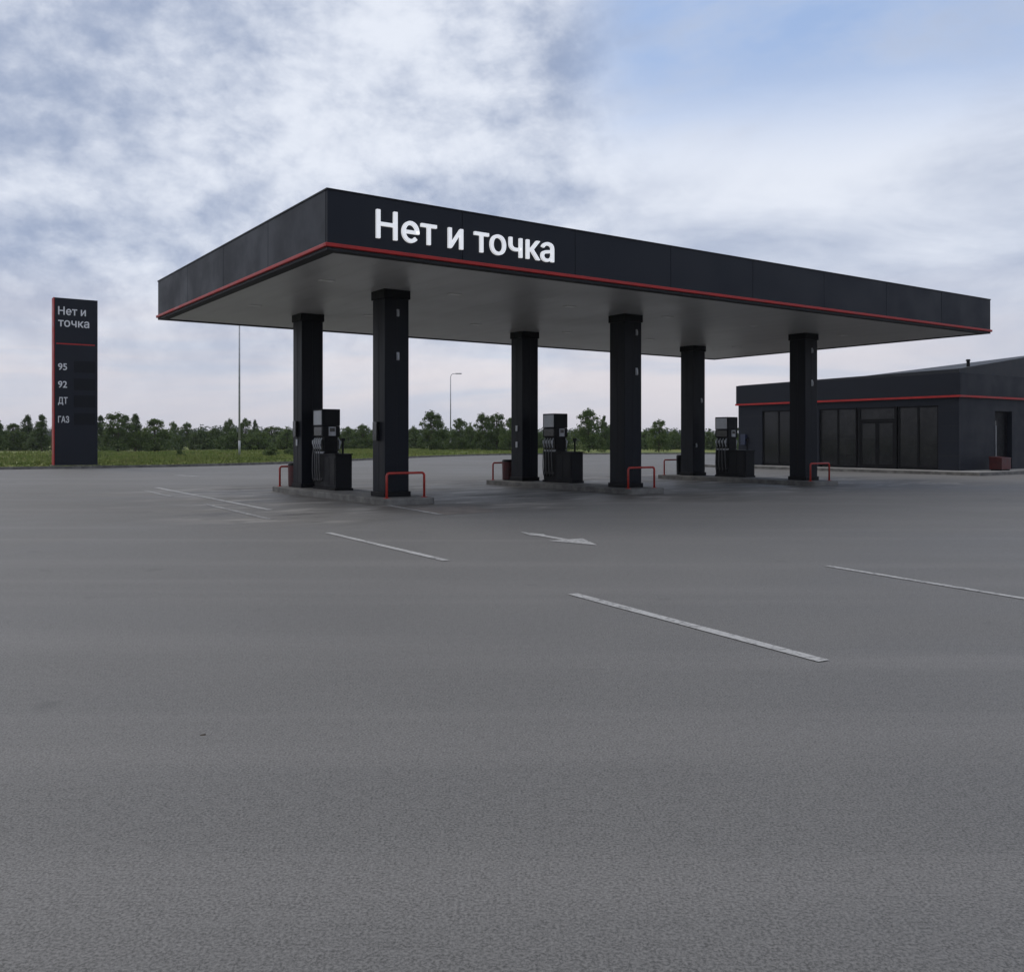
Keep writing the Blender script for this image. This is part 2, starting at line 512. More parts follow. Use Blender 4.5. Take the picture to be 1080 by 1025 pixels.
def grass_mat(name, c1, c2, c3, sc=.08):
    m = bpy.data.materials.new(name); m.use_nodes = True
    b = NB(m.node_tree); bs = m.node_tree.nodes['Principled BSDF']
    t = b.n('ShaderNodeTexCoord'); O = t.outputs['Object']
    a = b.noise(O, sc, 5, .6, .4); d = b.noise(O, sc * 9, 4, .6)
    c = b.mix(b.ramp(a, .38, .62), c1, c2)
    c = b.mix(b.ramp(d, .45, .75, 0, .8), c, c3)
    b.l(c, bs.inputs['Base Color']); bs.inputs['Roughness'].default_value = .9; bs.inputs['Specular IOR Level'].default_value = .15
    return m


M['field'] = grass_mat('field_grass', (.105, .140, .040), (.175, .190, .060), (.21, .20, .08))
M['blade'] = grass_mat('grass_blades', (.115, .165, .040), (.180, .215, .060), (.27, .25, .11), .12)


def leaf_mat(name, c1, c2, c3):
    m = bpy.data.materials.new(name); m.use_nodes = True
    b = NB(m.node_tree); bs = m.node_tree.nodes['Principled BSDF']
    g = b.n('ShaderNodeNewGeometry'); oi = b.n('ShaderNodeObjectInfo')
    t = b.n('ShaderNodeTexCoord')
    n = b.noise(t.outputs['Object'], .9, 3, .6)
    c = b.mix(g.outputs['Random Per Island'], c1, c2)
    c = b.mix(b.ramp(n, .4, .65, 0, .6), c, c3)
    c = b.mix(b.math('MULTIPLY', oi.outputs['Random'], .35), c, (.035, .06, .025))
    b.l(c, bs.inputs['Base Color']); bs.inputs['Roughness'].default_value = .7; bs.inputs['Specular IOR Level'].default_value = .2
    tr = b.n('ShaderNodeBsdfTranslucent'); b.l(c, tr.inputs[0])
    mx = b.n('ShaderNodeMixShader'); mx.inputs[0].default_value = .35
    b.l(bs.outputs[0], mx.inputs[1]); b.l(tr.outputs[0], mx.inputs[2])
    b.l(mx.outputs[0], m.node_tree.nodes['Material Output'].inputs[0])
    return m


M['leaf'] = leaf_mat('leaves', (.065, .105, .030), (.105, .155, .045), (.130, .170, .052))
M['leaf_dark'] = leaf_mat('pine_needles', (.055, .086, .030), (.080, .115, .040), (.090, .125, .044))
M['leaf_far'] = leaf_mat('far_leaves', (.050, .075, .050), (.060, .088, .062), (.065, .09, .065))  # distance haze painted into the leaf colour: greens pulled towards blue

# ------------------------------------------------------------------ ground, kerbs, field
asp = MB()
asp.poly([(-140, -30, 0), (220, -30, 0), (220, 140, 0), (-140, 140, 0)])
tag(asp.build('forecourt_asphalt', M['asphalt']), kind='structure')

K = Vector((-3.26, 16.6, 0))            # below the near corner of the canopy
# kerb line between the asphalt and the field
kl = [(-130, -14), (-70, 14.0), (-42, 33.0), (-32, 39.8), (-24.1, 45.2), (-21.6, 46.6), (-17.6, 49.5), (-13.6, 55.2), (-10.5, 64), (-6.85, 76), (-2, 86), (4, 91), (17.9, 94), (40, 96), (110, 98)]


def smooth_line(pts, n=8):
    out = []
    for i in range(len(pts) - 1):
        p0 = Vector(pts[max(i - 1, 0)]); p1 = Vector(pts[i]); p2 = Vector(pts[i + 1]); p3 = Vector(pts[min(i + 2, len(pts) - 1)])
        for k in range(n):
            t = k / n
            out.append(0.5 * ((2 * p1) + (-p0 + p2) * t + (2 * p0 - 5 * p1 + 4 * p2 - p3) * t * t + (-p0 + 3 * p1 - 3 * p2 + p3) * t ** 3))
    out.append(Vector(pts[-1]))
    return out


KL = smooth_line(kl)
# field: from the kerb line to the horizon, with low swells
fm = bmesh.new()
rows = []
offs = [0.16, .6, 1.5, 3, 5, 8, 12, 18, 26, 40, 60, 90, 140, 220, 400, 900, 2500, 8000]
for i, p in enumerate(KL):
    t = (KL[min(i + 1, len(KL) - 1)] - KL[max(i - 1, 0)]).normalized()
    nrm = Vector((-t.y, t.x))
    r = []
    for d in offs:
        q = p + nrm * min(d, 3)
        # beyond the verge go straight away from the camera so that rows never fold
        if d > 3:
            rad = Vector((p.x - 10, p.y + 40)).normalized()
            q = q + rad * (d - 3)
        z = .11 + min(d, 30) * .004 + (noise.noise(Vector((q.x * .06, q.y * .06, 0))) * .18 + noise.noise(Vector((q.x * .3, q.y * .3, 4))) * .07) * min(1, d / 10)
        if d > 140: z = .2
        r.append(fm.verts.new((q.x, q.y, z)))
    rows.append(r)
for a, b_ in zip(rows, rows[1:]):
    for k in range(len(offs) - 1):
        fm.faces.new((a[k], b_[k], b_[k + 1], a[k + 1]))
fb = MB(); fb.bm.free(); fb.bm = fm
fo = fb.build('field', M['field'], smooth=True); tag(fo, kind='structure')
# make sure the field faces up
if sum(p.normal.z for p in fo.data.polygons) < 0: fo.data.flip_normals()

# far ground as one sheet to the horizon, a little lower than everything
gs = MB(); gs.poly([(-9000, -9000, -.06), (9000, -9000, -.06), (9000, 9000, -.06), (-9000, 9000, -.06)])
tag(gs.build('ground', M['field']), kind='structure')

kb = MB()
for a, b_ in zip(KL, KL[1:]):
    t = (b_ - a).normalized(); n = Vector((-t.y, t.x)) * .16
    b2 = b_ - t * .012
    kb.hull8([(a.x, a.y, -.05), (b2.x, b2.y, -.05), (b2.x + n.x, b2.y + n.y, -.05), (a.x + n.x, a.y + n.y, -.05)],
             [(a.x, a.y, .13), (b2.x, b2.y, .13), (b2.x + n.x, b2.y + n.y, .13), (a.x + n.x, a.y + n.y, .13)])
tag(kb.build('kerb', M['concrete']), kind='structure')


# ------------------------------------------------------------------ road markings
def strip(p, q, wd, z=.006):
    d = (q - p); d.z = 0; d.normalize(); n = Vector((-d.y, d.x, 0)) * wd / 2
    mb = MB()
    k = max(2, int((q - p).length / .35))
    rng = random.Random(int(p.x * 100))
    L = []
    for i in range(k + 1):
        c = p.lerp(q, i / k); j = 1 + rng.uniform(-.07, .07)
        L.append((mb.bm.verts.new((c.x - n.x * j, c.y - n.y * j, z)), mb.bm.verts.new((c.x + n.x * j, c.y + n.y * j, z))))
    for a, b_ in zip(L, L[1:]): mb.bm.faces.new((a[0], b_[0], b_[1], a[1]))
    return mb


for (u0, v0, u1, v1, wd, mt) in [(346, 562, 471, 591.5, .105, 'paint'), (604, 626.6, 869, 697.5, .105, 'paint'), (872, 597, 1092, 633.5, .09, 'paint'),
                                 (165, 514.3, 285, 538, .14, 'paint'), (217, 531.8, 285, 547.8, .12, 'paint_worn'), (153, 517.5, 181, 524, .14, 'paint_worn'),
                                 (186, 501.2, 207, 502.4, .35, 'paint_worn'), (400, 531.5, 466, 543, .11, 'paint_worn')]:
    p, q = ground(u0, v0), ground(u1, v1)
    o = strip(p, q, wd).build('road_marking', M[mt])
    tag(o, kind='structure')
M['patch'] = mat('repair_patch', (.150, .134, .124), .8, .0, .3, vary=.22, vscale=2.5, bump=.4, bscale=60)
for (pp, mt) in (([(431, 536.0), (466, 543), (524, 539.8), (498, 533.2)], 'patch'),):
    q = MB(); q.poly([tuple(ground(u, v) + Vector((0, 0, .003))) for u, v in pp]); tag(q.build('asphalt_patch', M[mt]), kind='structure')
# the straight-ahead arrow with a small barb at its tail
d = Vector((.497, -.868, 0)); n = Vector((-d.y, d.x, 0))
tail, tip = ground(549, 561.2), ground(630, 575.2)
Ln = (tip - tail).length
A = lambda s, t: (tail.x + d.x * s + n.x * t, tail.y + d.y * s + n.y * t, .0065)
d = (tip - tail); d.z = 0; d.normalize(); n = Vector((-d.y, d.x, 0))
ar = MB()
ar.poly([A(0.0, 0), A(.5, -.13), A(.62, -.07), A(.62, .07), A(.5, .13)])
ar.poly([A(.62, -.07), A(Ln - .8, -.06), A(Ln - .8, .06), A(.62, .07)])
ar.poly([A(Ln - .8, -.30), A(Ln, 0), A(Ln - .8, .30)])
tag(ar.build('road_arrow', M['paint']), kind='structure')

# ------------------------------------------------------------------ fuel canopy
LX, LY = 23.05, 11.85
ZB, ZR, ZT = 4.89, 5.02, 6.01
can = empty('fuel_canopy', K, TH)
tag(can, 'huge flat black canopy with red trim spanning the six black columns', 'canopy')
ir = (0.02)


def fascia(name, x0, y0, x1, y1, axis, n, nx, ny):
    """one side of the canopy: n cassette panels with joints; nx,ny outward"""
    mb = MB()
    L = abs((x1 - x0) if axis == 'x' else (y1 - y0))
    st = L / n
    for i in range(n):
        a = i * st + .006; b_ = (i + 1) * st - .006
        if axis == 'x':
            ya, yb = sorted((y0, y0 - ny * .05)); mb.box(x0 + a, ya, ZR, x0 + b_, yb, ZT - .03)
        else:
            xa, xb = sorted((x0, x0 - nx * .05)); mb.box(xa, y0 + a, ZR, xb, y0 + b_, ZT - .03)
    # backing seen in the joints
    return mb.build('fascia', M['panel'], can, bevel=.004)


fascia('f', 0, 0, LX, 0, 'x', 8, 0, -1)
fascia('f', 0, LY, LX, LY, 'x', 8, 0, 1)
fascia('f', 0, .06, 0, LY - .06, 'y', 4, -1, 0)
fascia('f', LX, .06, LX, LY - .06, 'y', 4, 1, 0)
bk = MB()
bk.box(.055, .055, ZR - .01, LX - .055, LY - .055, ZT - .12)
bk.build('canopy_core', M['panel_dark'], can)
cp = MB()   # coping along the top edge
for (x0, y0, x1, y1) in ((-.012, -.012, LX + .012, .10), (-.012, LY - .10, LX + .012, LY + .012), (-.012, .102, .10, LY - .102), (LX - .10, .102, LX + .012, LY - .102)):
    cp.box(x0, y0, ZT - .028, x1, y1, ZT)
cp.build('coping', M['pumpgrey'], can)
rt = MB()
e = .045
for (x0, y0, x1, y1) in ((-e, -e, LX + e, .03), (-e, LY - .03, LX + e, LY + e), (-e, .031, .03, LY - .031), (LX - .03, .031, LX + e, LY - .031)):
    rt.box(x0, y0, ZR - .072, x1, y1, ZR - .002)
rt.build('red_trim', M['red'], can, bevel=.012)
lp = MB()
for (x0, y0, x1, y1) in ((0, 0, LX, .22), (0, LY - .22, LX, LY), (0, .221, .22, LY - .221), (LX - .22, .221, LX, LY - .221)):
    lp.box(x0, y0, ZB, x1, y1, ZR - .075)
lp.build('lower_lip', M['panel_dark'], can)
ce = MB()
npan = 38; st = (LX - .46) / npan
for i in range(npan):
    ce.box(.23 + i * st + .002, .23, ZB + .02, .23 + (i + 1) * st - .002, LY - .23, ZB + .035)
ce.build('ceiling', M['ceiling'], can)
# small recessed downlights (off)
for a in (1.35, 4.6, 8.1, 11.6, 15.2, 19.6):
    for c in (3.1, 7.6):
        q = MB()
        q.box(a - .16, c - .09, ZB + .005, a + .16, c + .09, ZB + .019)
        o = q.build('downlight', M['lamp_glass'], can, bevel=.003)

# columns
cols = [(3.2, 8.58), (3.2, 3.66), (10.56, 8.5), (10.5, 3.62), (18.25, 8.5), (18.33, 3.66)]
HS = .31


def make_column(x, y, rightmark, leftmark, i):
    z0 = .14
    mb = MB()
    zs = [z0 + .12, 1.9, 3.45, ZB - .18]
    mb.box(-HS, -HS, zs[0], HS, HS, zs[-1])
    c = mb.build('column', M['column'], can, bevel=.012)
    c.location = (x, y, 0)
    q = MB(); q.box(-HS - .035, -HS - .035, z0, HS + .035, HS + .035, z0 + .12); q.build('base_plate', M['black'], c, bevel=.01)
    q = MB(); q.box(-HS - .03, -HS - .03, ZB - .18, HS + .03, HS + .03, ZB + .03); q.build('collar', M['black'], c, bevel=.01)
    # vertical cladding joint on each seen face
    q = MB(); q.box(-.004, -HS - .004, zs[0], .004, -HS + .001, zs[-1]); q.box(-HS - .004, -.004, zs[0], -HS + .001, .004, zs[-1]); q.build('cladding_joint', M['panel_dark'], c)
    for (dx_, z, s) in rightmark:     # little lamps on the -y face
        q = MB(); q.box(dx_ - .02 * s, -HS - .05, z - .075 * s, dx_ + .02 * s, -HS, z + .045 * s)
        q.box(dx_ - .033 * s, -HS - .02, z - .085 * s, dx_ + .033 * s, -HS, z + .085 * s)
        q.build('wall_lamp', M['pale'], c, bevel=.01)
    for (dy_, z, kind) in leftmark:   # holders on the -x face
        if kind == 'box':
            q = MB(); q.box(-HS - .09, dy_ - .10, z - .22, -HS, dy_ + .10, z + .22); q.build('equipment_box', M['blackgloss'], c, bevel=.01)
        else:
            q = MB(); q.box(-HS - .03, dy_ - .05, z - .09, -HS, dy_ + .05, z + .09); q.build('notice_plate', M['pale'], c, bevel=.004)
    return c


make_column(*cols[0], [], [(.02, 1.75, 'box'), (.0, 1.38, 'tag')], 0)
make_column(*cols[1], [(.02, 4.38, 1.), (.02, 3.38, 1.1)], [(.05, 1.65, 'box')], 1)
make_column(*cols[2], [], [(-.02, 1.82, 'tag'), (-.02, 1.30, 'tag')], 2)
make_column(*cols[3], [(.12, 4.42, 1.), (.12, 3.34, 1.2)], [], 3)
make_column(*cols[4], [(.12, 2.9, 1.), (-.15, 1.25, .9)], [], 4)
make_column(*cols[5], [(.02, 4.35, 1.), (.02, 3.3, 1.2)], [], 5)

text_mesh('lettering', 'Нет и точка', .535, M['white'], can, .97, -.004, 5.22, width=4.18, depth=.05, bold=.006)

# ------------------------------------------------------------------ islands, rails, bins, pumps
isl_x = [3.2, 10.45, 18.2]
ili = ['grey concrete pump island under the canopy, the one nearest the price pylon', 'grey concrete pump island under the canopy, between the other two', 'grey concrete pump island under the canopy, nearest the shop']
for i, x in enumerate(isl_x):
    mb = MB(); hw, r = .66, .25
    y0, y1 = 2.6, 9.75
    pts = []
    for (cx_, cy_, a0) in ((x + hw - r, y0 + r, -90), (x + hw - r, y1 - r, 0), (x - hw + r, y1 - r, 90), (x - hw + r, y0 + r, 180)):
        for k in range(5):
            t = R(a0 + k * 22.5); pts.append((cx_ + r * math.cos(t) - x, cy_ + r * math.sin(t) - 6))
    mb.prism(pts, -.02, .14)
    o = mb.build('pump_island', M['concrete'], bevel=.02, loc=K + AX * x + CXS * 6, rot=TH)
    tag(o, ili[i], 'pump island', 'pump islands')


def make_rail():
    root = empty('guard_rail')
    mb = MB(); W, H, r_ = .48, .56, .028
    pts = [(-W, 0, 0), (-W, 0, H - .05), (-W + .02, 0, H - .015), (-W + .05, 0, H), (W - .05, 0, H), (W - .02, 0, H - .015), (W, 0, H - .05), (W, 0, 0)]
    mb.tube(pts, r_, 10); mb.build('hoop', M['redrail'], root, smooth=True)
    for s in (-1, 1):
        q = MB(); q.tube([(s * W, 0, .0), (s * W, 0, .012)], .07, 14); q.build('foot_plate', M['redrail'], root)
    return root


rl = {
    (0, 0): 'low red tube rail in front of the tall column nearest the camera',
    (0, 1): 'low red tube rail at the far left end of the island beside the red bin',
    (1, 0): 'low red tube rail in front of the front middle column',
    (1, 1): 'low red tube rail behind the rear middle column, beside a dark red bin',
    (2, 0): 'low red tube rail in front of the column before the shop windows',
    (2, 1): 'low red tube rail beside the narrow black bin',
}
rail0 = None
for i, x in enumerate(isl_x):
    for e_ in (0, 1):
        o = make_rail() if rail0 is None else copy_tree(rail0)
        rail0 = rail0 or o
        yy = 2.93 if e_ == 0 else 9.45
        o.location = K + AX * (x + .0) + CXS * yy + Vector((0, 0, .14)); o.rotation_euler.z = TH
        o['label'] = rl[(i, e_)]; o['category'] = 'guard rail'; o['group'] = 'red guard rails on the pump islands'


def make_bin(mt):
    root = empty('litter_bin')
    q = MB(); q.tube([(0, 0, .02), (0, 0, .60)], .165, 20, r1=.175); q.build('body', mt, root, smooth=False, bevel=.006)
    q = MB(); q.tube([(0, 0, .60), (0, 0, .64), (0, 0, .67)], .185, 20, r1=.15); q.build('lid', M['black'], root)
    q = MB(); q.tube([(0, 0, 0), (0, 0, .02)], .15, 20); q.build('foot', M['black'], root)
    return root


bl = ['round dark red litter bin at the left end of the pylon-side island', 'round dark red litter bin beside the rear middle column', 'round black litter bin left of the rear column near the shop']
for i, (x, y) in enumerate([(3.02, 9.13), (10.37, 9.2), (18.35, 9.25)]):
    o = make_bin(M['reddark'] if i < 2 else M['black'])
    if i == 2: o.scale = (.8, .8, 1.12)
    o.location = K + AX * x + CXS * y + Vector((0, 0, .14)); o.rotation_euler.z = TH
    tag(o, bl[i], 'litter bin', 'litter bins on the islands')


def make_pump():
    """local x along the canopy, y away along the island; near corner of the side cabinet at (0,0)"""
    root = empty('fuel_pump')
    Wd, Dc, Dt = .50, .78, .62
    # low cabinet
    q = MB(); q.box(.02, .0, .06, Wd - .02, Dc, .92); c = q.build('side_cabinet', M['pumpgrey'], root, bevel=.012)
    q = MB(); q.box(.0, -.012, .921, Wd, Dc, .955); q.build('cabinet_top', M['black'], c, bevel=.006)
    q = MB(); q.box(.012, .06, .14, .019, .37, .85); q.box(.012, .41, .14, .019, .72, .85); q.build('cabinet_door', M['pumpgrey'], c)
    q = MB(); q.tube([(.30, .18, .95), (.30, .18, 1.28)], .03, 10); q.box(.25, .14, 1.28, .35, .22, 1.36); q.build('post', M['black'], root)
    q = MB(); q.box(-.01, -.01, 0, Wd + .01, Dc + Dt + .01, .06); q.build('plinth', M['black'], root)
    # tall unit
    y0, y1 = Dc + .004, Dc + Dt
    q = MB(); q.box(.03, y0, .06, Wd - .03, y1, .98)
    q.box(.06, y0 + .02, .98, Wd - .06, y1 - .02, 1.40)
    q.build('hydraulic_housing', M['black'], root, bevel=.01)
    q = MB(); q.box(.0, y0, 1.40, Wd, y1, 1.68); q.box(-.005, y0 + .0, 1.683, Wd + .005, y1, 2.13)
    hd = q.build('computer_head', M['pumpgrey'], root, bevel=.015)
    for sx in (0, 1):
        X0 = -.012 if sx == 0 else Wd + .003
        q = MB(); q.box(X0 - .004, y0 + .05, 1.71, X0 + .013, y1 - .05, 2.09); q.build('header_panel', M['pale'], hd, bevel=.004)
        q = MB(); q.box(X0 + (.006 if sx == 0 else -.002), y0 + .06, 1.43, X0 + (.016 if sx == 0 else .008), y1 - .06, 1.65); q.build('display', M['blackgloss'], hd)
        # nozzles in holsters with hoses
        s = -1 if sx == 0 else 1; bx = 0.06 if sx == 0 else Wd - .06
        for k in range(4):
            yk = y0 + .10 + k * .14
            q = MB(); q.box(min(bx, bx + s * .05), yk - .045, 1.02, max(bx, bx + s * .05), yk + .045, 1.30); hl = q.build('holster', M['blackgloss'], root, bevel=.006)
            q = MB(); q.tube([(bx + s * .07, yk, 1.07), (bx + s * .10, yk, 1.18), (bx + s * .08, yk, 1.30), (bx + s * .04, yk, 1.36)], .022, 8)
            q.box(min(bx + s * .07, bx + s * .13), yk - .025, 1.20, max(bx + s * .07, bx + s * .13), yk + .025, 1.30)
            q.build('nozzle', M['steel'], root, bevel=.004)
            q = MB(); yo = yk + (k - 1.5) * .012
            q.tube([(bx + s * .09, yk, 1.08), (bx + s * .12, yk, .9), (bx + s * .12, yo, .5), (bx + s * .10, yo, .26), (bx + s * .07, yo + .02, .20), (bx + s * .03, yo + .03, .28), (bx - s * .02, yo + .03, .40)], .016, 8)
            q.build('hose', M['rubber'], root, smooth=True)
        q = MB(); q.box(min(bx + s * .0, bx + s * .035), y0 + .02, .95, max(bx, bx + s * .035), y1 - .02, 1.0); q.build('drip_tray', M['steel'], root)
    # small screen and card reader on the face that looks at the road
    q = MB(); q.box(.17, y0 - .012, 1.42, .37, y0 + .0, 1.66); q.build('card_reader', M['steel'], hd, bevel=.004)
    q = MB(); q.box(.20, y0 - .018, 1.53, .34, y0 - .0122, 1.63); q.build('screen', M['blackgloss'], hd)
    return root


pump0 = make_pump()
plab = ['dark fuel pump with bright header panel, between the two columns nearest the pylon', 'dark fuel pump with grey header panel, between the middle columns', 'dark fuel pump standing in front of the left end of the shop']
for i, (x, y) in enumerate([(3.05, 6.45), (10.62, 6.2), (18.35, 6.1)]):
    o = pump0 if i == 0 else copy_tree(pump0)
    o.location = K + AX * x + CXS * y + Vector((0, 0, .14)); o.rotation_euler.z = TH
    tag(o, plab[i], 'fuel pump', 'fuel pumps under the canopy')

# ------------------------------------------------------------------ price pylon
PP = Vector((-23.0, 46.5, .12))
py_ = empty('price_pylon', PP, TH)
tag(py_, 'tall black price board with red edge and white writing beside the verge', 'price sign')
PW, PD, PH = 2.09, .55, 8.56
q = MB(); q.box(.06, 0, .05, PW, PD, PH); q.build('board', M['panel'], py_, bevel=.01)
q = MB(); q.box(.012, -.012, .05, .058, PD + .012, PH + .01); q.build('red_edge', M['red'], py_, bevel=.008)
q = MB(); q.box(-.1, -.1, -.05, PW + .1, PD + .1, .048); q.build('footing', M['concrete'], py_)
q = MB(); q.box(.14, -.008, 6.20, PW - .14, 0, 6.26); q.build('red_line', M['red'], py_)
text_mesh('lettering', 'Нет и', .42, M['white2'], py_, .22, -.003, 7.70, width=1.30, depth=.03, bold=.012)
text_mesh('lettering', 'точка', .33, M['white2'], py_, .22, -.003, 7.10, width=1.46, depth=.03, bold=.012)
for (tx, zt, zb, wd) in (('95', 5.30, 4.86, .47), ('92', 4.40, 3.96, .47), ('ДТ', 3.54, 3.08, .50), ('ГАЗ', 2.63, 2.18, .58)):
    zz = zb + (.06 if 'Д' in tx else 0)
    text_mesh('lettering', tx, .34, M['white2'], py_, .22, -.003, zz + .03, width=wd * .88, depth=.02, bold=.011)
    q = MB(); q.box(.95, -.008, zb - .08, PW - .12, 0, zt + .08); q.build('price_display', M['display'], py_)

# ------------------------------------------------------------------ shop building
N0 = Vector((19.5, 39.6, 0))
shop = empty('shop_building', N0, TH)
tag(shop, 'low black shop building with red stripe and dark glass front', 'building')
B = 12.25; DPT = 10.0           # front length (local y), depth (local x)
zf0, zf1 = 3.30, 4.36
PV = .12                        # pavement level


def fy(u): return along(u, N0, CXS)
def sx_(u): return along(u, N0, AX)


def seg_z(v, y):                # height seen at row v at a point y along the front
    Y = (N0 + CXS * y).y
    return EYE + (HY - v) / F * Y


wz1 = 2.98
ywin = [(fy(1), 0)]
# openings along the front (local y grows to the left in the picture)
o1a, o1b = fy(989.5), fy(947)      # two windows right of the door
oda, odb = fy(945.5), fy(904.5)        # door
o2a, o2b = fy(903), fy(864)        # windows left of the door
o3a, o3b = o2b + .45, fy(804)        # windows left, partly behind the column
q = MB(); T = .25
q.box(0, 0, PV - .1, T, o1a, zf0)                       # right end
q.box(0, o2b, PV - .1, T, o3a, zf0)                      # pier between
q.box(0, o3b, PV - .1, T, B, zf0)                        # left end
q.box(0, o1a, wz1, T, o2b, zf0); q.box(0, o3a, wz1, T, o3b, zf0)   # lintels
s0, s1 = sx_(1049.5), sx_(1049.5) + 1.5
q.box(T, 0, PV - .1, s0, T, zf0); q.box(s1, 0, PV - .1, DPT, T, zf0); q.box(s0, 0, 2.75, s1, T, zf0)
q.box(T, B - T, PV - .1, DPT, B, zf0); q.box(DPT - T, T, PV - .1, DPT, B - T, zf0)
q.build('wall', M['panel'], shop)
# horizontal cladding joints on the walls
for bs_ in ((-.003, .0, .001, o1a), (-.003, o3b, .001, B), (0, -.003, s0, .001), (s1, -.003, DPT, .001)):
    q = MB()
    for z in (.75, 1.4, 2.05, 2.7): q.box(bs_[0], bs_[1], z, bs_[2], bs_[3], z + .012)
    q.build('wall_joint', M['panel_dark'], shop)
q = MB(); q.box(-.09, -.09, zf0 + .003, .0, B + .09, zf1); q.box(.003, -.09, zf0 + .003, DPT, -.0, zf1); q.box(.003, B, zf0 + .003, DPT, B + .09, zf1)
q.build('fascia', M['panel'], shop, bevel=.006)
q = MB(); q.box(-.125, -.125, zf0 - .0, -.093, B + .125, zf0 + .09); q.box(-.092, -.125, zf0, DPT, -.093, zf0 + .09); q.box(-.092, B + .093, zf0, DPT, B + .125, zf0 + .09)
q.build('red_stripe', M['red'], shop)
# roof that climbs gently away to the right behind the front parapet
z_l, z_r = zf1 + .02, zf1 + .17
sl = .135
q = MB()
q.hull8([(.0, .0, zf0 + .1), (DPT, .0, zf0 + .1), (DPT, B, zf0 + .1), (.0, B, zf0 + .1)],
        [(.0, .0, z_r), (DPT, .0, z_r + sl * DPT), (DPT, B, z_l + .082 * DPT), (.0, B, z_l)])
rf = q.build('roof', M['roof'], shop)
pv = MB(); tt = sx_(1038) * .8; pz = z_r + sl * tt
pv.tube([(tt, .5, pz - .1), (tt, .5, pz + .22)], .07, 12); pv.tube([(tt, .5, pz + .22), (tt, .5, pz + .29)], .10, 12, r1=.08)
pv.build('vent_pipe', M['black'], rf)

def window(ya, yb, n, name='window'):
    """framed glazing in the front, n panes"""
    f = MB(); fr = .07; d0, d1 = .03, .11
    f.box(d0, ya, PV + .05, d1, ya + fr, wz1); f.box(d0, yb - fr, PV + .05, d1, yb, wz1)
    f.box(d0, ya + fr, PV + .05, d1, yb - fr, PV + .13); f.box(d0, ya + fr, wz1 - fr, d1, yb - fr, wz1)
    st = (yb - ya) / n
    for i in range(1, n):
        f.box(d0, ya + i * st - .045, PV + .13, d1, ya + i * st + .045, wz1 - fr)
    w_ = MB.build(f, 'window', M['black'], shop, bevel=.004)
    for i in range(n):
        g = MB(); g.box(.065, ya + i * st + .046, PV + .13, .073, ya + (i + 1) * st - .046, wz1 - fr); g.build('pane', M['glass'], w_)
    return w_


window(o1a, o1b, 2)
window(o2a, o2b, 2)
window(o3a, o3b, 3)
# door with transom
f = MB(); fr = .12; zt = 2.33
f.box(.01, oda, PV, .13, oda + fr, wz1); f.box(.01, odb - fr, PV, .13, odb, wz1)
f.box(.01, oda + fr, zt, .13, odb - fr, zt + .1); f.box(.01, oda + fr, wz1 - .07, .13, odb - fr, wz1)
df = f.build('door_frame', M['black'], shop, bevel=.004)
g = MB(); g.box(.065, oda + fr, zt + .1, .073, odb - fr, wz1 - .07); g.build('pane', M['glass'], df)
mid_ = (oda + odb) / 2
for (ya, yb, s) in ((oda + fr + .005, mid_ - .004, 1), (mid_ + .004, odb - fr - .005, -1)):
    f = MB(); w2 = .09
    f.box(.03, ya, PV + .01, .08, ya + w2, zt - .005); f.box(.03, yb - w2, PV + .01, .08, yb, zt - .005)
    f.box(.03, ya + w2, PV + .01, .08, yb - w2, PV + .2); f.box(.03, ya + w2, zt - .1, .08, yb - w2, zt - .005)
    dd = f.build('door', M['black'], shop, bevel=.003)
    g = MB(); g.box(.05, ya + w2, PV + .2, .058, yb - w2, zt - .1); g.build('pane', M['glass'], dd)
    yh = yb - .045 if s == 1 else ya + .045
    g = MB(); g.tube([(.028, yh, 1.0), (-.03, yh, 1.0), (-.03, yh, 1.5), (.028, yh, 1.5)], .012, 8); g.build('handle', M['black'], dd)
# side entrance niche
q = MB(); q.box(s0, .22, PV, s1, .249, 2.75); sd_ = q.build('side_door', M['black'], shop)
q = MB(); q.box(s0 + .15, .205, 1.3, s0 + .5, .219, 2.3); q.build('pane', M['blackgloss'], sd_)
q = MB(); q.box(s0 + .03, -.03, PV, s0 + .06, .0, 2.1); q.build('door_jamb', M['pale'], shop)
# blue wall box near the left end
yb_ = fy(785.5)
q = MB(); q.box(-.16, yb_ - .16, 1.2, -.0, yb_ + .16, 1.75); q.build('wall_box', mat('blue_box', (.012, .02, .05), .4), shop, bevel=.01)
# interior: floor, back wall, ceiling, counter and shelves, all unlit
q = MB(); q.box(T + .01, T + .01, PV - .02, DPT - T - .01, B - T - .01, PV + .02)
q.box(5.0, T + .02, PV + .03, 5.1, B - T - .02, zf0 - .02)
q.box(T + .02, T + .02, zf0 - .015, DPT - T - .02, B - T - .02, zf0 + .0)
q.build('interior_lining', M['interior'], shop)
q = MB(); q.box(3.4, 2.0, PV + .03, 4.0, 5.0, 1.15); q.build('counter', M['interior'], shop, bevel=.01)
for yy in (6.6, 8.2, 9.8):
    q = MB()
    q.box(1.4, yy - .03, PV + .03, 3.6, yy + .03, 1.5)
    for z in (.35, .75, 1.15): q.box(1.4, yy - .3, z, 3.6, yy + .3, z + .03)
    q.build('shelf', M['interior'], shop)

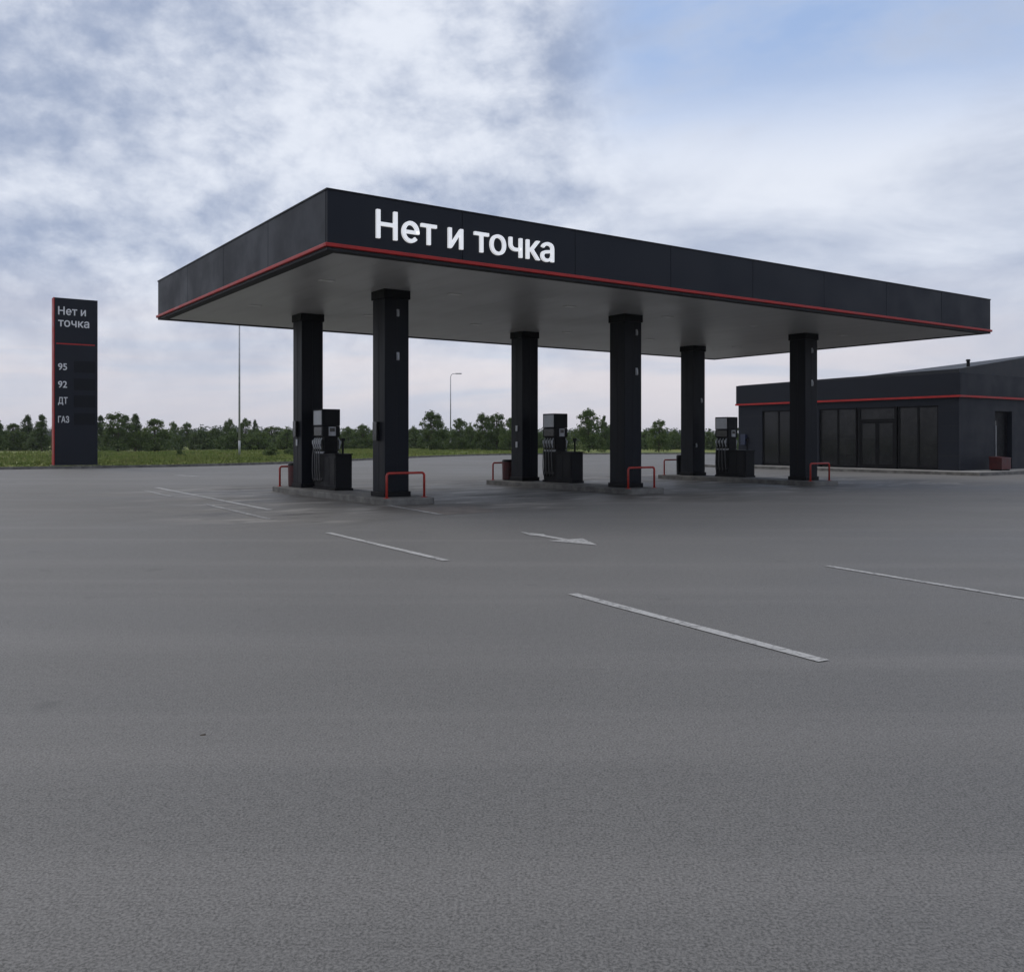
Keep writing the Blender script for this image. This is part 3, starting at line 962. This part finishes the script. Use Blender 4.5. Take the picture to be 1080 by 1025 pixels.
# pavement and kerb in front of the shop
q = MB(); q.box(-1.75, -1.75, .0, 0, B + 1.0, PV); q.box(.0, -1.75, .0, DPT + 6, 0, PV)
tag(q.build('pavement', M['concrete2'], loc=N0, rot=TH), kind='structure')
q = MB()
for i in range(14):
    q.box(-1.90, -1.90 + i * 1.06 + .006, -.02, -1.752, -1.90 + (i + 1) * 1.06 - .006, PV + .012)
for i in range(16):
    q.box(-1.75 + i * 1.06, -1.90, -.02, -1.75 + (i + 1) * 1.06 - .012, -1.752, PV + .012)
tag(q.build('shop_kerb', M['concrete'], loc=N0, rot=TH), kind='structure')

# red fire cabinet on the pavement by the side wall
fbx = empty('fire_cabinet', N0 + AX * 1.55 - CXS * .75 + Vector((0, 0, PV)), TH)
fx = along(1051, N0 - CXS * .75, AX)
fbx.location = N0 - CXS * .75 + AX * fx + Vector((0, 0, PV))
tag(fbx, 'dark red fire cabinet with sloped lid by the side wall of the shop', 'fire cabinet')
q = MB(); q.box(-.05, -.25, .05, .75, .3, .54); q.build('box', M['reddark'], fbx, bevel=.015)
q = MB(); q.hull8([(-.07, -.27, .542), (.77, -.27, .542), (.77, .32, .542), (-.07, .32, .542)], [(-.05, -.25, .56), (.75, -.25, .56), (.75, .3, .61), (-.05, .3, .61)]); q.build('lid', M['reddark'], fbx)
for s in (-.02, .6):
    q = MB(); q.box(s, -.22, 0, s + .1, .25, .05); q.build('leg', M['black'], fbx)

# ------------------------------------------------------------------ lamp posts
def lamp_post(u, Y, H, arm, label):
    root = empty('street_lamp', ((u - CX) / F * Y, Y, .2))
    q = MB(); q.tube([(0, 0, 0), (0, 0, 1.2)], .09, 12); q.tube([(0, 0, 1.2), (0, 0, H * .6), (0, 0, H - .45)], .085, 12, r1=.055); q.build('pole', M['steel'], root, smooth=True)
    q = MB(); pts = [(arm * (1 - math.cos(t)) * .45, 0, H - .5 + .5 * math.sin(t)) for t in [k * math.pi / 12 for k in range(7)]] + [(arm, 0, H + .04)]
    q.tube(pts, .04, 8); q.build('arm', M['steel'], root, smooth=True)
    s = 1 if arm > 0 else -1
    q = MB(); x0, x1 = sorted((arm - s * .1, arm + s * .65)); q.box(x0, -.14, H - .04, x1, .14, H + .09); q.build('lamp_head', M['steel'], root, bevel=.03)
    tag(root, label, 'street lamp', 'street lamps along the verge')


lamp_post(252.5, 74, 12.3, 1.1, 'tall thin grey lamp post whose top is hidden behind the canopy edge')
lamp_post(475.2, 116, 9.6, .75, 'small grey lamp post with a short arm, seen between two canopy columns')


# ------------------------------------------------------------------ trees
def crown_mesh(name, seed, h, wd, kind):
    """leaf-sized faces gathered in clumps through the crown's volume; unit: metres, base at z=0"""
    rng = random.Random(seed)
    V, Fc = [], []
    clumps = []
    nC = 74 if kind != 'bush' else 54
    for i in range(nC):
        t = rng.random() ** .85
        if kind == 'pine':
            z = h * (.10 + .88 * t); rad = wd * .5 * (1.02 - t) ** .8
        elif kind == 'bush':
            z = h * (.06 + .80 * t); rad = wd * .5 * math.sqrt(max(.05, 1 - (t * 1.0) ** 2))
        else:
            z = h * (.06 + .88 * t); rad = wd * .5 * (math.sin(math.pi * (.26 + .68 * t)) ** .8)
        a = rng.uniform(0, 2 * math.pi); rr = rad * rng.uniform(.25, 1.0)
        cs = wd * rng.uniform(.10, .19) * (1.15 - .55 * t)
        clumps.append((rr * math.cos(a), rr * math.sin(a), z, cs))
    clumps.append((0, 0, h * .95, wd * .08))
    for (x, y, z, cs) in clumps:
        nl = int(72 * (cs / (wd * .14)) ** 2) + 10
        for _ in range(nl):
            d_ = Vector((rng.gauss(0, 1), rng.gauss(0, 1), rng.gauss(0, .75))); d_.normalize()
            p = Vector((x, y, z)) + d_ * cs * rng.uniform(.35, 1.12)
            s = rng.uniform(.08, .16) * (1.0 if kind != 'pine' else .85)
            n_ = (d_ + Vector((rng.uniform(-.8, .8), rng.uniform(-.8, .8), rng.uniform(-.2, 1.0)))).normalized()
            t1 = n_.orthogonal().normalized(); t2 = n_.cross(t1)
            ang = rng.uniform(0, 6.28); a1 = t1 * math.cos(ang) + t2 * math.sin(ang); a2 = n_.cross(a1)
            b0 = len(V)
            V += [p - a1 * s, p + a2 * s * .55, p + a1 * s, p - a2 * s * .55]
            Fc.append((b0, b0 + 1, b0 + 2, b0 + 3))
    me = bpy.data.meshes.new(name); me.from_pydata([tuple(v) for v in V], [], Fc); me.update()
    me.materials.append(M['leaf_dark'] if kind == 'pine' else M['leaf'])
    return me, clumps


def trunk_mesh(name, seed, h, clumps, kind):
    rng = random.Random(seed)
    q = MB()
    pts = [(0, 0, -.3), (rng.uniform(-.05, .05), rng.uniform(-.05, .05), h * .3), (rng.uniform(-.12, .12), rng.uniform(-.1, .1), h * .62), (rng.uniform(-.1, .1), 0, h * .93)]
    q.tube(pts, .018 * h + .02, 8, r1=.015)
    for c in clumps[::4]:
        z0 = max(.1 * h, c[2] * .62)
        q.tube([(0, 0, z0), (c[0] * .5, c[1] * .5, (z0 + c[2]) * .5 + .05), (c[0], c[1], c[2])], .006 * h + .01, 5, r1=.01)
    bmesh.ops.recalc_face_normals(q.bm, faces=q.bm.faces)
    me = bpy.data.meshes.new(name); q.bm.to_mesh(me); q.bm.free(); me.materials.append(M['bark'])
    return me


VAR = {}
for kind, H0, W0, seeds in (('broad', 5.0, 3.8, (1, 2, 3, 4)), ('pine', 5.0, 3.0, (11, 12, 13)), ('bush', 3.0, 3.8, (21, 22, 23))):
    for s in seeds:
        cm, cl_ = crown_mesh('crown', s, H0, W0, kind)
        VAR.setdefault(kind, []).append((cm, trunk_mesh('trunk', s, H0, cl_, kind), H0, W0))

T_GROUP = 'young trees along the back of the grass verge'
# u, row of the top, width in px, distance, kind, label
TR = [
    (-6, 441, 26, 100, 'broad', 'leafy young tree at the far left edge of the view'),
    (14, 446, 22, 103, 'broad', 'rounded leafy tree second from the left edge'),
    (29, 438, 22, 108, 'pine', 'pointed dark tree just left of the price pylon'),
    (44, 438, 24, 101, 'pine', 'pointed dark tree half hidden by the left edge of the price pylon'),
    (72, 441, 26, 112, 'broad', 'leafy tree mostly hidden behind the price pylon'),
    (92, 441, 22, 114, 'broad', 'leafy tree behind the right half of the price pylon'),
    (106, 439, 20, 106, 'pine', 'narrow dark tree touching the right edge of the price pylon'),
    (124, 434.5, 36, 99, 'broad', 'tallest full green tree a little right of the price pylon'),
    (143, 437, 24, 104, 'pine', 'pointed tree directly right of the tallest tree by the pylon'),
    (163, 441, 32, 100, 'broad', 'wide leafy tree at the right end of the clump by the pylon'),
    (183, 444, 15, 150, 'broad', 'small round distant tree, left one of two above the gap in the shrubs'),
    (197, 445, 16, 152, 'broad', 'small round distant tree, right one of two above the gap in the shrubs'),
    (212, 450, 22, 112, 'bush', 'low dark bush at the left of the shrub belt before the tall lamp post'),
    (226, 451, 26, 116, 'bush', 'broad dark bush left of the tall lamp post'),
    (242, 441, 16, 118, 'broad', 'slim round-topped tree just left of the tall lamp post'),
    (247, 452, 34, 104, 'bush', 'broad bush at the foot of the tall lamp post'),
    (259, 440.5, 18, 112, 'broad', 'slim tree just right of the tall lamp post'),
    (269, 443, 12, 110, 'pine', 'thin pointed tree right of the tall lamp post'),
    (272, 452, 30, 104, 'bush', 'rounded bush right of the tall lamp post'),
    (287, 449, 26, 118, 'broad', 'leafy tree halfway between the tall lamp post and the first column'),
    (303, 450, 26, 110, 'bush', 'dark bush left of the rear column nearest the pylon'),
    (350, 451, 30, 112, 'bush', 'dark bush behind the fuel pump nearest the pylon'),
    (367, 449.5, 22, 118, 'broad', 'low tree right behind the pump nearest the pylon'),
    (382, 447, 24, 112, 'broad', 'leafy tree between that pump and the front column nearest the pylon'),
    (398, 449, 26, 118, 'bush', 'bush behind the front column nearest the pylon'),
    (436, 449, 18, 122, 'bush', 'low bush right beside the front column nearest the pylon'),
    (455, 432.5, 31, 106, 'broad', 'tall full green tree left of the small lamp post'),
    (470, 450, 22, 122, 'bush', 'low bush behind the foot of the small lamp post'),
    (484, 440.5, 24, 114, 'broad', 'round leafy tree directly right of the small lamp post'),
    (496, 446, 16, 118, 'bush', 'small bush between the round tree and the paired trees'),
    (509, 435, 24, 108, 'broad', 'left one of the paired tall trees before the rear middle column'),
    (524, 435, 24, 110, 'broad', 'right one of the paired tall trees before the rear middle column'),
    (538, 440, 22, 106, 'broad', 'leafy tree partly hidden by the left side of the rear middle column'),
    (560, 447, 26, 118, 'bush', 'bush behind the rear middle column'),
    (592, 452, 26, 120, 'bush', 'low bush behind the middle fuel pump'),
    (621, 430.5, 33, 100, 'broad', 'tall wide green tree right of the middle fuel pump'),
    (637, 439, 15, 106, 'pine', 'slim tree touching the left side of the front middle column'),
    (643, 448, 22, 118, 'bush', 'low bush beside the front middle column'),
    (680, 453, 24, 122, 'bush', 'low bush just right of the front middle column'),
    (695, 442, 22, 102, 'broad', 'round-topped green tree between the front middle column and the next rear one'),
    (711, 453, 20, 120, 'bush', 'low bush left of the rear column near the shop'),
    (730, 451, 22, 116, 'bush', 'bush behind the rear column near the shop'),
    (748, 452, 18, 120, 'bush', 'low bush in the gap right of the rear column near the shop'),
    (774, 447, 15, 104, 'broad', 'narrow green tree seen between the far pump and the shop corner'),
    (765, 453, 18, 118, 'bush', 'low bush behind the fuel pump near the shop'),
    (188, 459, 9, 112, 'bush', 'little isolated bush in the gap of the shrub belt'),
    (189, 473.5, 10, 62, 'bush', 'small bush in the grass nearest the asphalt, below the gap in the shrubs'),
    (286, 470.5, 16, 72, 'bush', 'small bush in the grass right of the tall lamp post'),
    (305, 472, 12, 76, 'bush', 'tiny bush in the grass left of the red guard rail'),
]
rngT = random.Random(5)
for i, (u, vt, wp, Y, kind, lab) in enumerate(TR):
    cm, tm, H0, W0 = VAR[kind][i % len(VAR[kind])]
    base = .2
    H = EYE + (HY - vt) / F * Y - base
    Wd_ = wp / F * Y
    nm = {'broad': 'leafy_tree', 'pine': 'pointed_tree', 'bush': 'bush'}[kind]
    root = empty(nm, ((u - CX) / F * Y, Y, base), rngT.uniform(0, 6.28))
    tag(root, lab, 'bush' if kind == 'bush' else 'tree', T_GROUP)
    sxy = Wd_ / W0 * 1.08; sz = H / H0
    for nm2, me in (('trunk', tm), ('crown', cm)):
        o = bpy.data.objects.new(nm2, me); COL.objects.link(o); o.parent = root; o.scale = (sxy, sxy, sz)


# shrub belt that reads as one mass under and between the trees, and the far wood
def thicket(name, line, n, hfun, wfun, leafs, mat_, seed, per=70):
    rng = random.Random(seed)
    V, Fc = [], []
    for _ in range(n):
        k = rng.random() * (len(line) - 1); i = int(k); f = k - i
        c = Vector(line[i]).lerp(Vector(line[i + 1]), f)
        h = hfun(c) * rng.uniform(.55, 1.0); r = wfun * rng.uniform(.7, 1.3)
        c = c + Vector((rng.uniform(-r, r), rng.uniform(-4, 4)))
        if gap(c): continue
        for _ in range(per):
            t = rng.random()
            d_ = Vector((rng.gauss(0, 1), rng.gauss(0, 1), 0)).normalized() * r * math.sqrt(max(.02, 1 - t * t)) * rng.uniform(.5, 1)
            p = Vector((c.x + d_.x, c.y + d_.y, .1 + h * t))
            s = leafs * rng.uniform(.6, 1.3)
            n_ = (Vector((d_.x, d_.y, h * .4)).normalized() + Vector((rng.uniform(-.6, .6), rng.uniform(-.6, .6), rng.uniform(-.3, .8)))).normalized()
            t1 = n_.orthogonal().normalized(); t2 = n_.cross(t1); ang = rng.uniform(0, 6.28)
            a1 = t1 * math.cos(ang) + t2 * math.sin(ang); a2 = n_.cross(a1); b0 = len(V)
            V += [p - a1 * s, p + a2 * s * .6, p + a1 * s, p - a2 * s * .6]; Fc.append((b0, b0 + 1, b0 + 2, b0 + 3))
    me = bpy.data.meshes.new(name); me.from_pydata([tuple(v) for v in V], [], Fc); me.update(); me.materials.append(mat_)
    o = bpy.data.objects.new(name, me); COL.objects.link(o)
    return o


def gap(c):
    u = CX + F * c.x / c.y
    return 178 < u < 204 and c.y < 200


ln = [(-72, 104), (-45, 108), (-30, 116), (-12, 120), (10, 122), (34, 118), (60, 120)]
tag(thicket('shrub_belt', ln, 330, lambda c: 2.6 + .7 * noise.noise(Vector((c.x * .12, 3, 0))), 1.7, .17, M['leaf_dark'], 8, 95), 'dark green shrub belt filling the space under the verge trees', 'shrubs', kind='stuff')
ln2 = [(-420, 330), (-200, 370), (-60, 400), (80, 400), (260, 380), (480, 330)]
tag(thicket('far_wood', ln2, 1500, lambda c: 6.6 + 2.4 * noise.noise(Vector((c.x * .03, 7, 0))) + 1.2 * noise.noise(Vector((c.x * .12, 2, 0))), 5.0, .55, M['leaf_far'], 9, 75), 'low bluish wood along the horizon beyond the field', 'wood', kind='stuff')

# grass blades on the verge and the near field
rng = random.Random(77)
V, Fc = [], []
deps = 0
for _ in range(70000):
    i = rng.randrange(8, len(KL) - 22)
    p = KL[i].lerp(KL[i + 1], rng.random())
    t = (KL[i + 1] - KL[i]).normalized(); nrm = Vector((-t.y, t.x))
    d_ = rng.random() ** 1.6 * 46 + .2
    q = p + nrm * min(d_, 3)
    if d_ > 3: q = q + Vector((p.x - 10, p.y + 40)).normalized() * (d_ - 3)
    u = CX + F * q.x / q.y
    if u < -30 or u > 800 or q.y < 30: continue
    patch = noise.noise(Vector((q.x * .12, q.y * .12, 9)))
    h = (.10 + .30 * max(0, patch + .35)) * rng.uniform(.5, 1.2) * min(1, .35 + d_ / 6)
    zb = .10 + min(d_, 30) * .004
    a = rng.uniform(0, 3.14); wv = .05 + .05 * rng.random()
    dx_, dy_ = math.cos(a) * wv, math.sin(a) * wv; lx, ly = rng.uniform(-.12, .12), rng.uniform(-.12, .12)
    b0 = len(V)
    V += [(q.x - dx_, q.y - dy_, zb), (q.x + dx_, q.y + dy_, zb), (q.x + lx, q.y + ly, zb + h)]; Fc.append((b0, b0 + 1, b0 + 2))
me = bpy.data.meshes.new('grass'); me.from_pydata(V, [], Fc); me.update(); me.materials.append(M['blade'])
o = bpy.data.objects.new('grass', me); COL.objects.link(o)
tag(o, 'long green and yellowish grass on the verge behind the kerb', 'grass', kind='stuff')

# a scrap of dark bark lying on the asphalt in the foreground
gp = ground(214, 775)
q = MB(); q.hull8([(-.035, -.012, .0), (.03, -.016, .0), (.038, .010, .0), (-.03, .014, .0)], [(-.025, -.006, .010), (.022, -.008, .016), (.026, .004, .014), (-.02, .008, .008)])
tag(q.build('bark_scrap', M['bark'], loc=gp, rot=.2, scale=.42), 'tiny dark scrap of bark lying on the bare asphalt in the foreground', 'debris')

# thin summer haze: one closed box of air round the camera and the whole scene
hz = bpy.data.materials.new('haze_air'); hz.use_nodes = True
n_ = hz.node_tree.nodes; n_.clear()
pvn = n_.new('ShaderNodeVolumePrincipled'); pvn.inputs['Color'].default_value = (.86, .90, .97, 1); pvn.inputs['Density'].default_value = .0002; pvn.inputs['Anisotropy'].default_value = .2
on = n_.new('ShaderNodeOutputMaterial'); hz.node_tree.links.new(pvn.outputs[0], on.inputs['Volume'])
q = MB(); q.box(-9100, -9100, -1.3, 9100, 9100, 15.0)
tag(q.build('haze', hz), 'thin pale haze over the far field and wood', 'haze', kind='stuff')
